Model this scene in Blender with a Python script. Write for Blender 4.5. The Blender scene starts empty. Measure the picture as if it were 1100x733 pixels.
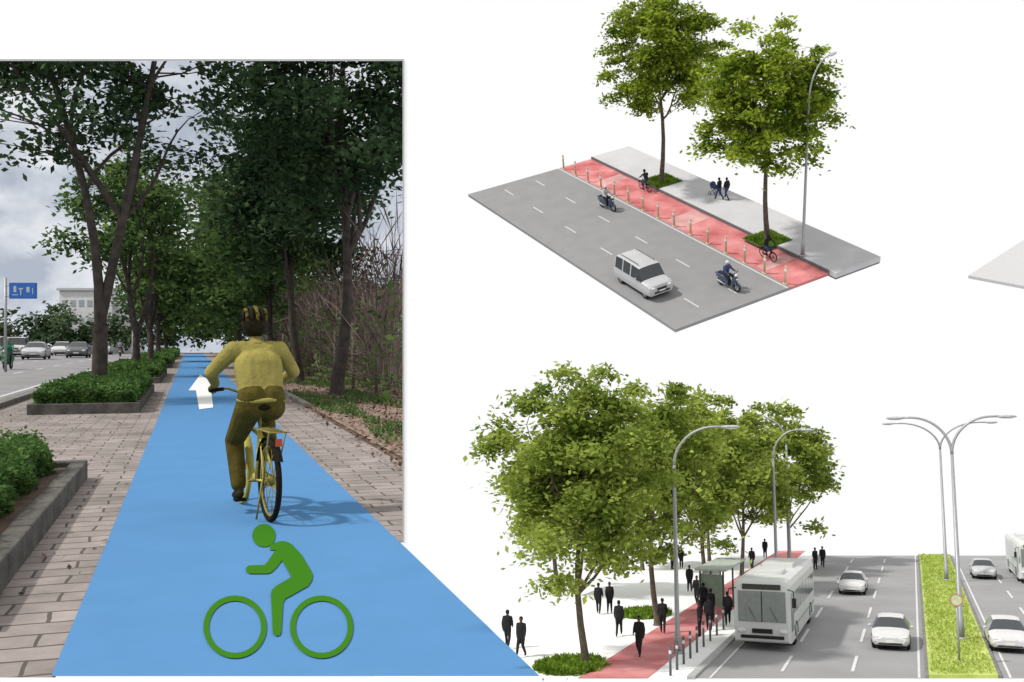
import bpy, math, random
import numpy as np
from mathutils import Matrix, Vector

random.seed(3)
FP=1100.0; CX=550.0; CY=366.5; CAMZ=1.5
scn=bpy.context.scene
COL=scn.collection

# ---------------------------------------------------------------- materials
MATS={}
def mat(name,col,rough=.8,var=.12,scale=6.0,metal=0.0,bump=0.0,col2=None,detail=4,spec=.3):
    if name in MATS: return MATS[name]
    m=bpy.data.materials.new(name); m.use_nodes=True
    nt=m.node_tree; b=nt.nodes['Principled BSDF']
    b.inputs['Roughness'].default_value=rough; b.inputs['Metallic'].default_value=metal
    b.inputs['Specular IOR Level'].default_value=spec
    tc=nt.nodes.new('ShaderNodeTexCoord'); no=nt.nodes.new('ShaderNodeTexNoise')
    no.inputs['Scale'].default_value=scale; no.inputs['Detail'].default_value=detail
    nt.links.new(tc.outputs['Object'],no.inputs['Vector'])
    cr=nt.nodes.new('ShaderNodeValToRGB')
    c1=[c*(1-var) for c in col]; c2=[min(1,c*(1+var)) for c in (col if col2 is None else col2)]
    cr.color_ramp.elements[0].position=.32; cr.color_ramp.elements[1].position=.68
    cr.color_ramp.elements[0].color=(*c1,1); cr.color_ramp.elements[1].color=(*c2,1)
    nt.links.new(no.outputs['Fac'],cr.inputs['Fac']); nt.links.new(cr.outputs['Color'],b.inputs['Base Color'])
    if bump:
        bp=nt.nodes.new('ShaderNodeBump'); bp.inputs['Strength'].default_value=bump; bp.inputs['Distance'].default_value=.02
        n2=nt.nodes.new('ShaderNodeTexNoise'); n2.inputs['Scale'].default_value=scale*6
        nt.links.new(tc.outputs['Object'],n2.inputs['Vector'])
        nt.links.new(n2.outputs['Fac'],bp.inputs['Height']); nt.links.new(bp.outputs['Normal'],b.inputs['Normal'])
    MATS[name]=m; return m

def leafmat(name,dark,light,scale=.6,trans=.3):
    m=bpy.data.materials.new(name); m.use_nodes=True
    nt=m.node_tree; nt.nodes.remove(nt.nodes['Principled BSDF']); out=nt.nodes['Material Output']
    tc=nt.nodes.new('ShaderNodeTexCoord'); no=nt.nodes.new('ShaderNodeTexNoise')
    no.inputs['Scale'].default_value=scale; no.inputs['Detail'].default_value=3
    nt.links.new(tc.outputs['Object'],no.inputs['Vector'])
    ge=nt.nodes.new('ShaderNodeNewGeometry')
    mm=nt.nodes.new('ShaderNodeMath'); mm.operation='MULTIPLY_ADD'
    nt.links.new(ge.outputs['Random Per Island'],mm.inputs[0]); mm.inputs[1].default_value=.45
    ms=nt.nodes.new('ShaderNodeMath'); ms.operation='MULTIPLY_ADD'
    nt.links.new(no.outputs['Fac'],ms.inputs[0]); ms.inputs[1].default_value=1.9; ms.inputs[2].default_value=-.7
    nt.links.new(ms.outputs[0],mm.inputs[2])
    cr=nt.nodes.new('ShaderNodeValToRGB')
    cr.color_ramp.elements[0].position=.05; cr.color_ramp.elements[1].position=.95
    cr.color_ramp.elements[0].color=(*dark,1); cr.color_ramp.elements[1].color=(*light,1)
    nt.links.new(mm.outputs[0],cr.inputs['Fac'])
    d=nt.nodes.new('ShaderNodeBsdfDiffuse'); t=nt.nodes.new('ShaderNodeBsdfTranslucent'); mx=nt.nodes.new('ShaderNodeMixShader')
    mx.inputs[0].default_value=trans
    nt.links.new(cr.outputs['Color'],d.inputs['Color']); nt.links.new(cr.outputs['Color'],t.inputs['Color'])
    nt.links.new(d.outputs[0],mx.inputs[1]); nt.links.new(t.outputs[0],mx.inputs[2]); nt.links.new(mx.outputs[0],out.inputs['Surface'])
    return m

def pavermat(name,c1,c2,mortar,bw,rh,ms):
    m=bpy.data.materials.new(name); m.use_nodes=True
    nt=m.node_tree; b=nt.nodes['Principled BSDF']; b.inputs['Roughness'].default_value=.85
    b.inputs['Specular IOR Level'].default_value=.2
    tc=nt.nodes.new('ShaderNodeTexCoord'); br=nt.nodes.new('ShaderNodeTexBrick')
    wn=nt.nodes.new('ShaderNodeTexNoise'); wn.inputs['Scale'].default_value=2.5
    nt.links.new(tc.outputs['Object'],wn.inputs['Vector'])
    wa=nt.nodes.new('ShaderNodeVectorMath'); wa.operation='MULTIPLY_ADD'; wa.inputs[1].default_value=(.07,.07,0)
    nt.links.new(wn.outputs['Color'],wa.inputs[0]); nt.links.new(tc.outputs['Object'],wa.inputs[2])
    nt.links.new(wa.outputs[0],br.inputs['Vector'])
    br.inputs['Color1'].default_value=(*c1,1); br.inputs['Color2'].default_value=(*c2,1); br.inputs['Mortar'].default_value=(*mortar,1)
    br.inputs['Scale'].default_value=1; br.inputs['Mortar Size'].default_value=ms; br.inputs['Mortar Smooth'].default_value=.3
    br.inputs['Brick Width'].default_value=bw; br.inputs['Row Height'].default_value=rh; br.inputs['Bias'].default_value=0
    no=nt.nodes.new('ShaderNodeTexNoise'); no.inputs['Scale'].default_value=1.1; no.inputs['Detail'].default_value=10; no.inputs['Roughness'].default_value=.72
    nt.links.new(tc.outputs['Object'],no.inputs['Vector'])
    mr=nt.nodes.new('ShaderNodeMapRange'); mr.inputs[1].default_value=.3; mr.inputs[2].default_value=.7; mr.inputs[3].default_value=.58; mr.inputs[4].default_value=1.3
    nt.links.new(no.outputs['Fac'],mr.inputs[0])
    mx=nt.nodes.new('ShaderNodeVectorMath'); mx.operation='SCALE'
    nt.links.new(br.outputs['Color'],mx.inputs[0]); nt.links.new(mr.outputs[0],mx.inputs['Scale'])
    nt.links.new(mx.outputs[0],b.inputs['Base Color'])
    bp=nt.nodes.new('ShaderNodeBump'); bp.inputs['Strength'].default_value=.5; bp.inputs['Distance'].default_value=.01; bp.invert=True
    nt.links.new(br.outputs['Fac'],bp.inputs['Height']); nt.links.new(bp.outputs['Normal'],b.inputs['Normal'])
    return m

# ---------------------------------------------------------------- mesh builder
def V(*a): return Vector(a)
class MB:
    def __init__(s): s.v=[]; s.f=[]; s.m=[]; s.sm=[]
    def add(s,vs,fs,m=0,smooth=False):
        o=len(s.v); s.v.extend([tuple(p) for p in vs])
        for f in fs: s.f.append([i+o for i in f]); s.m.append(m); s.sm.append(smooth)
    def box(s,c,d,m=0,R=None):
        vs=[]
        for x in(-.5,.5):
            for y in(-.5,.5):
                for z in(-.5,.5):
                    p=Vector((x*d[0],y*d[1],z*d[2]))
                    if R is not None: p=R@p
                    vs.append(p+Vector(c))
        s.add(vs,[(0,1,3,2),(4,6,7,5),(0,4,5,1),(2,3,7,6),(0,2,6,4),(1,5,7,3)],m)
    def tube(s,pts,rad,m=0,n=8,cap=True,smooth=True):
        pts=[Vector(p) for p in pts]
        if not hasattr(rad,'__len__'): rad=[rad]*len(pts)
        vs=[];ref=None
        for i,p in enumerate(pts):
            a=pts[max(0,i-1)]; b=pts[min(len(pts)-1,i+1)]; t=(b-a)
            if t.length<1e-9: t=Vector((0,0,1))
            t.normalize()
            if ref is None:
                ref=t.orthogonal().normalized()
            else:
                ref=(ref-t*ref.dot(t))
                ref=ref.normalized() if ref.length>1e-6 else t.orthogonal().normalized()
            bt=t.cross(ref)
            for k in range(n):
                an=2*math.pi*k/n
                vs.append(p+(ref*math.cos(an)+bt*math.sin(an))*rad[i])
        fs=[]
        for i in range(len(pts)-1):
            for k in range(n):
                k2=(k+1)%n
                fs.append((i*n+k,i*n+k2,(i+1)*n+k2,(i+1)*n+k))
        s.add(vs,fs,m,smooth)
        if cap:
            o=len(s.v)-len(vs)
            s.f.append([o+k for k in range(n)][::-1]); s.m.append(m); s.sm.append(False)
            o2=len(s.v)-n
            s.f.append([o2+k for k in range(n)]); s.m.append(m); s.sm.append(False)
    def ell(s,c,r,m=0,n=12,k=8,R=None):
        if not hasattr(r,'__len__'): r=(r,r,r)
        c=Vector(c); vs=[];fs=[]
        def P(x,y,z):
            p=Vector((x*r[0],y*r[1],z*r[2]))
            if R is not None: p=R@p
            return p+c
        vs.append(P(0,0,-1))
        for i in range(1,k):
            ph=-math.pi/2+math.pi*i/k
            for j in range(n):
                th=2*math.pi*j/n
                vs.append(P(math.cos(ph)*math.cos(th),math.cos(ph)*math.sin(th),math.sin(ph)))
        vs.append(P(0,0,1)); top=len(vs)-1
        for j in range(n):
            j2=(j+1)%n
            fs.append((0,1+j2,1+j)); fs.append((top,top-n+j,top-n+j2))
            for i in range(k-2):
                a=1+i*n
                fs.append((a+j,a+j2,a+n+j2,a+n+j))
        s.add(vs,fs,m,True)
    def torus(s,c,ax,R,r,m=0,n=32,k=8,a0=0,a1=2*math.pi,sx=1.0):
        ax=Vector(ax).normalized(); u=ax.orthogonal().normalized()
        if abs(ax.x)>.9: u=Vector((0,1,0))
        w=ax.cross(u); c=Vector(c); full=abs(a1-a0-2*math.pi)<1e-6
        N=n if full else n+1; vs=[];fs=[]
        for i in range(N):
            a=a0+(a1-a0)*i/n; d=u*math.cos(a)+w*math.sin(a)
            for j in range(k):
                b=2*math.pi*j/k
                vs.append(c+d*(R+r*math.cos(b))+ax*(r*sx*math.sin(b)))
        for i in range(n):
            i2=(i+1)%N
            for j in range(k):
                j2=(j+1)%k
                fs.append((i*k+j,i2*k+j,i2*k+j2,i*k+j2))
        s.add(vs,fs,m,True)
    def prism(s,poly,z0,z1,m=0):
        n=len(poly); vs=[(p[0],p[1],z0) for p in poly]+[(p[0],p[1],z1) for p in poly]
        fs=[tuple(range(n))[::-1],tuple(range(n,2*n))]+[(i,(i+1)%n,n+(i+1)%n,n+i) for i in range(n)]
        s.add(vs,fs,m)
    def sheet(s,pts,m=0): s.add(pts,[tuple(range(len(pts)))],m)
    def loft(s,rings,mf,smooth=True):
        n=len(rings[0]); vs=[p for r in rings for p in r]; o=len(s.v); s.v.extend([tuple(p) for p in vs])
        for i in range(len(rings)-1):
            for k in range(n):
                k2=(k+1)%n
                s.f.append([o+i*n+k,o+i*n+k2,o+(i+1)*n+k2,o+(i+1)*n+k]); s.m.append(mf(i,k)); s.sm.append(smooth)
        s.f.append([o+k for k in range(n)][::-1]); s.m.append(mf(-1,0)); s.sm.append(False)
        q=o+(len(rings)-1)*n
        s.f.append([q+k for k in range(n)]); s.m.append(mf(-1,0)); s.sm.append(False)
    def build(s,name,M,mats,bevel=0):
        me=bpy.data.meshes.new(name); me.from_pydata(s.v,[],s.f)
        for m in mats: me.materials.append(m)
        me.polygons.foreach_set('material_index',s.m); me.polygons.foreach_set('use_smooth',s.sm); me.update()
        ob=bpy.data.objects.new(name,me); COL.objects.link(ob); ob.matrix_world=M
        if bevel:
            b=ob.modifiers.new('bevel','BEVEL'); b.width=bevel; b.segments=2; b.limit_method='ANGLE'; b.angle_limit=math.radians(40)
        return ob

def quadmesh(name,M,Vt,Q,mi,mats,smooth=None):
    me=bpy.data.meshes.new(name); n=len(Vt); q=len(Q)
    me.vertices.add(n); me.vertices.foreach_set('co',np.asarray(Vt,dtype=np.float32).ravel())
    me.loops.add(q*4); me.loops.foreach_set('vertex_index',np.asarray(Q,dtype=np.int32).ravel())
    me.polygons.add(q); me.polygons.foreach_set('loop_start',np.arange(0,q*4,4,dtype=np.int32))
    me.polygons.foreach_set('material_index',np.asarray(mi,dtype=np.int32))
    for m in mats: me.materials.append(m)
    me.update(calc_edges=True)
    ob=bpy.data.objects.new(name,me); COL.objects.link(ob); ob.matrix_world=M
    return ob

def leafq(P,L,W,rng,updir=0.5,dirs=None):
    n=len(P)
    d=rng.normal(size=(n,3)); 
    if dirs is not None: d=d*dirs[1]+np.array(dirs[0])
    else: d[:,2]*=.55
    d/=np.linalg.norm(d,axis=1)[:,None]+1e-9
    nn=rng.normal(size=(n,3))*(1-updir); nn[:,2]+=updir*1.5
    s=np.cross(d,nn); s/=np.linalg.norm(s,axis=1)[:,None]+1e-9
    l=(L*rng.uniform(.6,1.3,n))[:,None]; w=(W*rng.uniform(.6,1.3,n))[:,None]
    v=np.stack([P,P+d*l*.45+s*w*.5,P+d*l,P+d*l*.45-s*w*.5],axis=1)
    return v.reshape(-1,3)

def combine(mb,LV):
    o=len(mb.v); n=len(LV)//4
    Vt=np.vstack([np.array(mb.v).reshape(-1,3),LV]) if o else LV
    Q=np.vstack([np.array(mb.f,dtype=int).reshape(-1,4),np.arange(n*4).reshape(-1,4)+o]) if o else np.arange(n*4).reshape(-1,4)
    mi=np.concatenate([np.array(mb.m,dtype=int),np.ones(n,dtype=int)]) if o else np.ones(n,dtype=int)
    return Vt,Q,mi

def tree(name,M,base,H,R,zc0,seed,ncl,nlf,ls,mw,ml,tr=.2,fork=0,cr=.9,flat=.45,nl=8,lean=(0,0),hole=.5,cshift=(0,0),keep=None,nstem=3,a0=.95):
    rng=np.random.default_rng(seed); mb=MB(); bx,by,bz=base
    cz=(zc0+H)/2; rz=(H-zc0)/2; C=np.array([bx+lean[0]+cshift[0],by+lean[1]+cshift[1],bz+cz])
    cand=[]
    def path(p0,p1,r0,r1,n=6,wob=.1,sag=0,sides=7):
        p0=np.array(p0,float);p1=np.array(p1,float);pts=[];L=np.linalg.norm(p1-p0)
        off=rng.normal(size=3)*wob*L; off2=rng.normal(size=3)*wob*L*.5
        for i in range(n+1):
            t=i/n; p=p0+(p1-p0)*t+off*math.sin(math.pi*t)+off2*math.sin(2*math.pi*t)+np.array([0,0,sag*L*math.sin(math.pi*t)])
            pts.append(p)
        rad=[r0+(r1-r0)*(i/n)**.8 for i in range(n+1)]
        mb.tube([tuple(p) for p in pts],rad,0,sides,cap=False)
        return pts,rad
    starts=[]
    B=np.array([bx,by,bz])
    mb.tube([(bx,by,bz-.05),(bx,by,bz+.12*tr/.2),(bx,by,bz+.5*tr/.2)],[tr*1.5,tr*1.15,tr],0,9,cap=False)
    if fork:
        fp,fr=path(B+[0,0,.3],B+[lean[0]*.15,lean[1]*.15,fork],tr,tr*.9,4,.02,sides=9)
        k=nstem
        for i in range(k):
            a=2*math.pi*i/k+rng.uniform(0,.8)*(0 if nstem==2 else 1)+math.pi*a0
            e=C+np.array([math.cos(a)*R*.42,math.sin(a)*R*.42,rz*rng.uniform(.2,.6)])
            p,r=path(fp[-1],e,tr*.68,tr*.2,8,.05,.03,8); starts.append((p,r))
    else:
        p,r=path(B+[0,0,.3],C+[0,0,rz*.45],tr,tr*.25,8,.02,sides=9); starts.append((p,r))
    for p,r in starts:
        for i in range(len(p)):
            if p[i][2]>bz+zc0*.75: cand.append((p[i],r[i]))
    base_c=list(cand)
    for i in range(nl):
        a=2*math.pi*i/nl+rng.uniform(-.4,.4); q,rr=base_c[rng.integers(0,max(1,len(base_c)-1))]
        e=C+np.array([math.cos(a)*R*.66,math.sin(a)*R*.66,rz*rng.uniform(-.55,.7)])
        if e[2]<q[2]: 
            q,rr=base_c[0]
        p,r=path(q,e,min(rr*.7,tr*.5),tr*.08,6,.08,.06,6)
        cand+= list(zip(p[1:],r[1:]))
    ca=np.array([c[0] for c in cand]); crd=[c[1] for c in cand]
    ph=rng.uniform(0,6.28,8); cl=[]
    for i in range(ncl):
        d=rng.normal(size=3); d/=np.linalg.norm(d)
        az=math.atan2(d[1],d[0])
        rr=1+.13*math.sin(2*az+ph[0]+2*d[2])+.10*math.sin(3*az+ph[1]-3*d[2])+.09*math.sin(5*az+ph[2]+4*d[2])
        rad=rng.uniform(.12,1)**hole
        e=np.array([R*(1-.22*d[2]),R*(1-.22*d[2]),rz])
        c=C+d*rad*rr*e
        if keep is not None and not keep(c[None,:])[0]: continue
        cl.append((c,rng.uniform(.6,1.25)))
        dd=np.linalg.norm(ca-c,axis=1)+np.where(ca[:,2]>c[2]+.3,1.5,0); j=int(dd.argmin())
        mb.tube([tuple(ca[j]),tuple((ca[j]+c)/2+rng.normal(size=3)*.12+[0,0,.1]),tuple(c)],[min(crd[j]*.6,tr*.14),tr*.07,tr*.03],0,4,cap=False)
    P=[]
    for c,s in cl:
        n=int(nlf*s); q=rng.normal(size=(n,3))*.55*cr*s; q[:,2]*=flat
        q[:,2]-=.18*(q[:,0]**2+q[:,1]**2)/(cr*s)
        P.append(q+c)
    P=np.vstack(P)
    if keep is not None: P=P[keep(P)]
    LV=leafq(P,ls,ls*.62,rng)
    Vt,Q,mi=combine(mb,LV)
    return quadmesh(name,M,Vt,Q,mi,[mw,ml])

# ---------------------------------------------------------------- frames
def frame(o,X,Y,Z,s=1):
    X=Vector(X).normalized()*s;Y=Vector(Y).normalized()*s;Z=Vector(Z).normalized()*s
    return Matrix(((X.x,Y.x,Z.x,o[0]),(X.y,Y.y,Z.y,o[1]),(X.z,Y.z,Z.z,o[2]),(0,0,0,1)))
CAM=Vector((0,0,CAMZ))
def ray(px,py): return Vector(((px-CX)/FP,1,(CY-py)/FP))
def hit(M,px,py):
    n=M.to_3x3()@Vector((0,0,1)); o=M.translation; d=ray(px,py)
    t=(o-CAM).dot(n)/d.dot(n); return M.inverted()@(CAM+d*t)
def T(M,x,y,z=0,yaw=0): return M@Matrix.Translation((x,y,z))@Matrix.Rotation(yaw,4,'Z')

# ---------------------------------------------------------------- people
def person(name,M,J,mats,vox=.02,fat=1.0,curl=.9,parent=None,helmet=False,eyes=True,leg=1.0):
    """mats: shirt, pants, skin, shoe, hair"""
    pr=[]
    def cap(a,b,r0,r1,l): pr.append(('c',Vector(a),Vector(b),r0,r1,l))
    def el(c,r,l): pr.append(('e',Vector(c),Vector(r),None,None,l))
    pel=Vector(J['pel']); che=Vector(J['che']); nk=Vector(J['neck']); hd=Vector(J['head'])
    fw=Vector(J.get('fwd',(0,1,0))).normalized()
    for sx in(-1,1):
        o=Vector((sx*.06,0,0)); o2=Vector((sx*.075,0,0))
        cap(pel+o,che+o2,.105*fat,.112*fat,0)
        cap(pel+o*1.1,pel+o*1.1+Vector((0,0,-.05)),.108*fat*leg,.1*fat*leg,1)
    cap(pel,che,.10*fat,.125*fat,0)
    s0,s1=Vector(J['sh'][0]),Vector(J['sh'][1])
    cap(s0,s1,.06*fat,.06*fat,0); cap(s0*.5+s1*.5,nk,.075,.055,0)
    cap(che,s0*.8+s1*.2,.09*fat,.065*fat,0); cap(che,s1*.8+s0*.2,.09*fat,.065*fat,0)
    cap(nk,hd+Vector((0,0,-.06)),.05,.05,2)
    el(hd,(.076,.094,.112),2); el(hd+fw*.03+Vector((0,0,-.06)),(.055,.055,.055),2)
    cap(hd+fw*.088+Vector((0,0,.01)),hd+fw*.108+Vector((0,0,-.02)),.010,.014,2)
    sd=fw.cross(Vector((0,0,1)))
    for sx in(-1,1):
        cap(hd+sd*sx*.08+Vector((0,0,.015)),hd+sd*sx*.082+Vector((0,0,-.025)),.013,.009,2)
    g=.014 if not helmet else .035
    el(hd-fw*.015+Vector((0,0,.035)),(.076+g,.092+g,.095+g),4)
    for i,sx in((0,-1),(1,1)):
        sh,elb,wr=Vector(J['sh'][i]),Vector(J['el'][i]),Vector(J['wr'][i])
        cap(sh,elb,.062*fat,.048*fat,0); cap(elb,elb*.12+wr*.88,.047*fat,.034*fat,0); cap(elb*.15+wr*.85,wr,.027,.026,2)
        d=(wr-elb).normalized() if 'hd' not in J else Vector(J['hd'][i]).normalized()
        pn=Vector(J.get('palm',((1,0,0),(-1,0,0)))[i]); pn=(pn-d*pn.dot(d)).normalized(); sd2=d.cross(pn)
        if sd2.z<0 and abs(sd2.z)>.3: sd2=-sd2
        for k in(-1,0,1): cap(wr+d*.012+sd2*k*.018,wr+d*.08+sd2*k*.026,.014,.013,2)
        for k,L in((1.5,.070),(.5,.08),(-.5,.075),(-1.5,.058)):
            p=wr+d*.082+sd2*k*.019; dd=d
            for q in range(3):
                a=curl*(.5+.55*q); dd=(d*math.cos(a)+pn*math.sin(a)); p2=p+dd*L*(.45-.07*q)
                cap(p,p2,.0088-.0008*q,.0082-.0008*q,2); p=p2
        p=wr+d*.025+sd2*.03; p2=p+(d*.6+sd2*.55+pn*.45).normalized()*.038; p3=p2+(d*.75+pn*.6).normalized()*.03
        cap(p,p2,.0115,.010,2); cap(p2,p3,.010,.0085,2)
        hp,kn,an=Vector(J['hp'][i]),Vector(J['kn'][i]),Vector(J['an'][i])
        cap(hp,kn,.092*fat*leg,.064*fat*leg,1); cap(kn,kn*.1+an*.9,.063*fat*leg,.05*fat*leg,1)
        ft=Vector(J['ft'][i]).normalized(); cap(an*1,an+Vector((0,0,-.035)),.036,.036,3)
        cap(an-ft*.045+Vector((0,0,-.045)),an+ft*.15+Vector((0,0,-.055)),.036,.032,3)
        cap(an+ft*.03+Vector((0,0,-.035)),an+ft*.13+Vector((0,0,-.05)),.038,.032,3)
    mb=MB()
    for p in pr:
        if p[0]=='c':
            mb.ell(p[1],p[3],0,12,8); mb.ell(p[2],p[4],0,12,8)
            if (p[2]-p[1]).length>1e-4: mb.tube([p[1],p[2]],[p[3],p[4]],0,12)
        else: mb.ell(p[1],p[2],0,20,14)
    ob=mb.build(name,Matrix.Identity(4),[])
    r=ob.modifiers.new('r','REMESH'); r.mode='VOXEL'; r.voxel_size=vox
    s=ob.modifiers.new('s','SMOOTH'); s.iterations=2; s.factor=.5
    dg=bpy.context.evaluated_depsgraph_get(); me=bpy.data.meshes.new_from_object(ob.evaluated_get(dg))
    old=ob.data; ob.modifiers.clear(); ob.data=me; bpy.data.meshes.remove(old)
    n=len(me.polygons); c=np.empty(n*3); me.polygons.foreach_get('center',c); c=c.reshape(-1,3)
    best=np.full(n,1e9); lab=np.zeros(n,dtype=int)
    for p in pr:
        if p[0]=='c':
            a=np.array(p[1]);b=np.array(p[2]);ab=b-a;t=np.clip(((c-a)@ab)/(ab@ab+1e-12),0,1)
            d=np.linalg.norm(c-a-t[:,None]*ab,axis=1)-(p[3]+(p[4]-p[3])*t)
        else:
            q=(c-np.array(p[1]))/np.array(p[2]); d=(np.linalg.norm(q,axis=1)-1)*min(p[2])
        if p[5]==4:
            rel=c-np.array(hd); d=np.where((rel@np.array(fw)>.035)&(rel[:,2]<.045),1e9,d)
        m=d<best; best[m]=d[m]; lab[m]=p[5]
    me.materials.clear()
    for m in mats: me.materials.append(m)
    me.polygons.foreach_set('material_index',lab.astype(np.int32)); me.polygons.foreach_set('use_smooth',np.ones(n,dtype=bool)); me.update()
    ob.matrix_world=M
    if eyes:
        e=MB()
        for sx in(-1,1): e.ell(hd+sd*sx*.03+fw*.083+Vector((0,0,.005)),.011,0,8,6); 
        e.box(hd+fw*.092+Vector((0,0,-.055)),(.04 if abs(fw.y)>.7 else .01,.01,.008),1)
        eo=e.build('face_detail',Matrix.Identity(4),[mat('eye',(.02,.015,.01),.2),mat('lips',(.25,.08,.06))]); eo.parent=ob; eo.matrix_parent_inverse=Matrix.Identity(4)
    return ob

def jwalk(ph=1,arms=.5,lean=0):
    a=ph
    return dict(pel=(0,0,.95),che=(0,.02+lean,1.27),neck=(0,.02+lean,1.46),head=(0,.04+lean,1.60),
      sh=((-.165,.02+lean,1.40),(.165,.02+lean,1.40)),el=((-.22,.02-.12*a*arms,1.13),(.22,.02+.12*a*arms,1.13)),
      wr=((-.22,.06-.16*a*arms,.89),(.22,.10+.20*a*arms,.92)),
      hp=((-.085,0,.90),(.085,0,.90)),kn=((-.09,.20*a if a>0 else .05,.49),(.09,.04 if a>0 else -.2*a,.49)),
      an=((-.09,.30*a,.11),(.09,-.30*a,.14)),ft=((0,1,.05),(0,1,-.15)))
def jstand():
    return dict(pel=(0,0,.96),che=(0,.01,1.28),neck=(0,.01,1.47),head=(0,.03,1.61),sh=((-.165,0,1.41),(.165,0,1.41)),
      el=((-.21,-.03,1.14),(.21,-.03,1.14)),wr=((-.2,.04,.9),(.2,.04,.9)),hp=((-.085,0,.9),(.085,0,.9)),kn=((-.09,.02,.5),(.1,.03,.5)),
      an=((-.1,0,.09),(.11,.02,.09)),ft=((-.1,1,0),(.15,1,0)))
def jride():
    return dict(pel=(0,-.25,1.01),che=(0,-.14,1.28),neck=(0,-.05,1.47),head=(0,.01,1.615),
      sh=((-.20,-.08,1.42),(.20,-.08,1.42)),el=((-.36,.06,1.22),(.36,.06,1.22)),wr=((-.27,.325,1.10),(.27,.325,1.10)),
      hd=((.05,1,-.1),(-.05,1,-.1)),palm=((0,0,-1),(0,0,-1)),
      hp=((-.095,-.22,.93),(.095,-.22,.93)),kn=((-.14,.16,.62),(.14,.2,.86)),an=((-.135,.0,.21),(.135,-.02,.53)),ft=((0,1,-.1),(0,1,-.05)))
def jscoot():
    return dict(pel=(0,-.25,.88),che=(0,-.19,1.18),neck=(0,-.15,1.36),head=(0,-.11,1.50),
      sh=((-.17,-.17,1.31),(.17,-.17,1.31)),el=((-.26,-.02,1.1),(.26,-.02,1.1)),wr=((-.28,.23,1.02),(.28,.23,1.02)),
      hd=((0,1,0),(0,1,0)),palm=((0,0,-1),(0,0,-1)),
      hp=((-.1,-.2,.82),(.1,-.2,.82)),kn=((-.17,.2,.74),(.17,.2,.74)),an=((-.15,.12,.36),(.15,.12,.36)),ft=((0,1,0),(0,1,0)))

# ---------------------------------------------------------------- vehicles
def bicycle(name,M,mf,mt,ms,r=.34,spokes=18,front=None):
    b=MB(); rw=(0,-.54,r); fwv=(0,.52,r)
    for q,c in enumerate((rw,fwv)):
        tm=1 if q==0 or front is None else 4
        b.torus(c,(1,0,0),r-.024,.025,tm,48,8); b.torus(c,(1,0,0),r-.052,.011,2,40,6)
        b.tube([(-.045,c[1],c[2]),(.045,c[1],c[2])],.028,2,10)
        for i in range(spokes):
            a=2*math.pi*i/spokes; sx=.03 if i%2 else -.03
            b.tube([(sx,c[1],c[2]),(0,c[1]+math.cos(a)*(r-.045),c[2]+math.sin(a)*(r-.045))],.003,2,4)
    bbk=V(0,-.08,.29); st=V(0,-.2,.74); hh=V(0,.36,.86); hl=V(0,.40,.68)
    b.tube([bbk,st],.018,0,10); b.tube([st,V(0,-.23,.90)],.013,2,8)
    b.tube([hl,V(0,.2,.48),V(0,.05,.33),bbk],.022,0,10); b.tube([st-V(0,0,.06),V(0,.38,.76)],.016,0,8)
    for sx in(-1,1):
        b.tube([bbk,V(sx*.05,-.54,r)],.011,0,8); b.tube([st,V(sx*.05,-.54,r)],.009,0,8)
        b.tube([hl,V(sx*.05,.42,.62),V(sx*.05,.52,r)],.012,0,8)
        b.tube([V(sx*.07,-.86,.76),V(sx*.07,-.3,.76)],.007,2,6); b.tube([V(sx*.07,-.80,.76),V(sx*.05,-.54,r)],.006,2,6)
        b.tube([V(sx*.02,.37,1.02),V(sx*.16,.37,1.07),V(sx*.27,.33,1.06)],.012,2,8)
        b.tube([V(sx*.2,.34,1.065),V(sx*.33,.31,1.055)],.017,1,8)
    for k in range(5): b.tube([V(-.07,-.84+.13*k,.76),V(.07,-.84+.13*k,.76)],.006,2,6)
    b.tube([hl,hh,V(0,.35,1.03)],.017,0,10)
    b.ell((0,-.27,.935),(.085,.14,.035),1,14,8); b.ell((0,-.12,.925),(.035,.12,.025),1,12,8)
    b.torus((.05,-.08,.29),(1,0,0),.085,.006,2,24,6); b.tube([V(-.06,-.08,.29),V(.06,-.08,.29)],.016,2,8)
    b.tube([V(.07,-.08,.29),V(.075,-.05,.455)],.01,2,8); b.tube([V(-.07,-.08,.29),V(-.075,-.06,.125)],.01,2,8)
    b.box((.13,-.03,.455),(.1,.09,.02),1); b.box((-.13,-.02,.12),(.1,.09,.02),1)
    b.tube([V(.05,-.54,r+.02),V(.05,-.08,.37)],.004,1,4); b.tube([V(.05,-.54,r-.02),V(.05,-.08,.21)],.004,1,4)
    for c,a0,a1,fm in((rw,math.radians(20),math.radians(150),1),(fwv,math.radians(20),math.radians(170),0)):
        N=20;vs=[];fs=[]
        for i in range(N+1):
            a=a0+(a1-a0)*i/N
            for x,h in((-.036,-.012),(-.02,.006),(.02,.006),(.036,-.012)):
                rr=r+.028+h; vs.append((x,c[1]+math.cos(a)*rr,c[2]+math.sin(a)*rr))
        for i in range(N):
            for k in range(3): fs.append((i*4+k,i*4+k+1,i*4+5+k,i*4+4+k))
        b.add(vs,fs,fm,True)
    b.box((0,-.85,.68),(.05,.02,.06),3)
    b.box((.062,-.28,.31),(.012,.42,.10),0); b.tube([V(-.06,-.54,r),V(-.10,-.50,.02)],.008,2,6)
    return b.build(name,M,[mf,mt,ms,mat('reflector_red',(.4,.05,.02),.3),front or mt])

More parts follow.
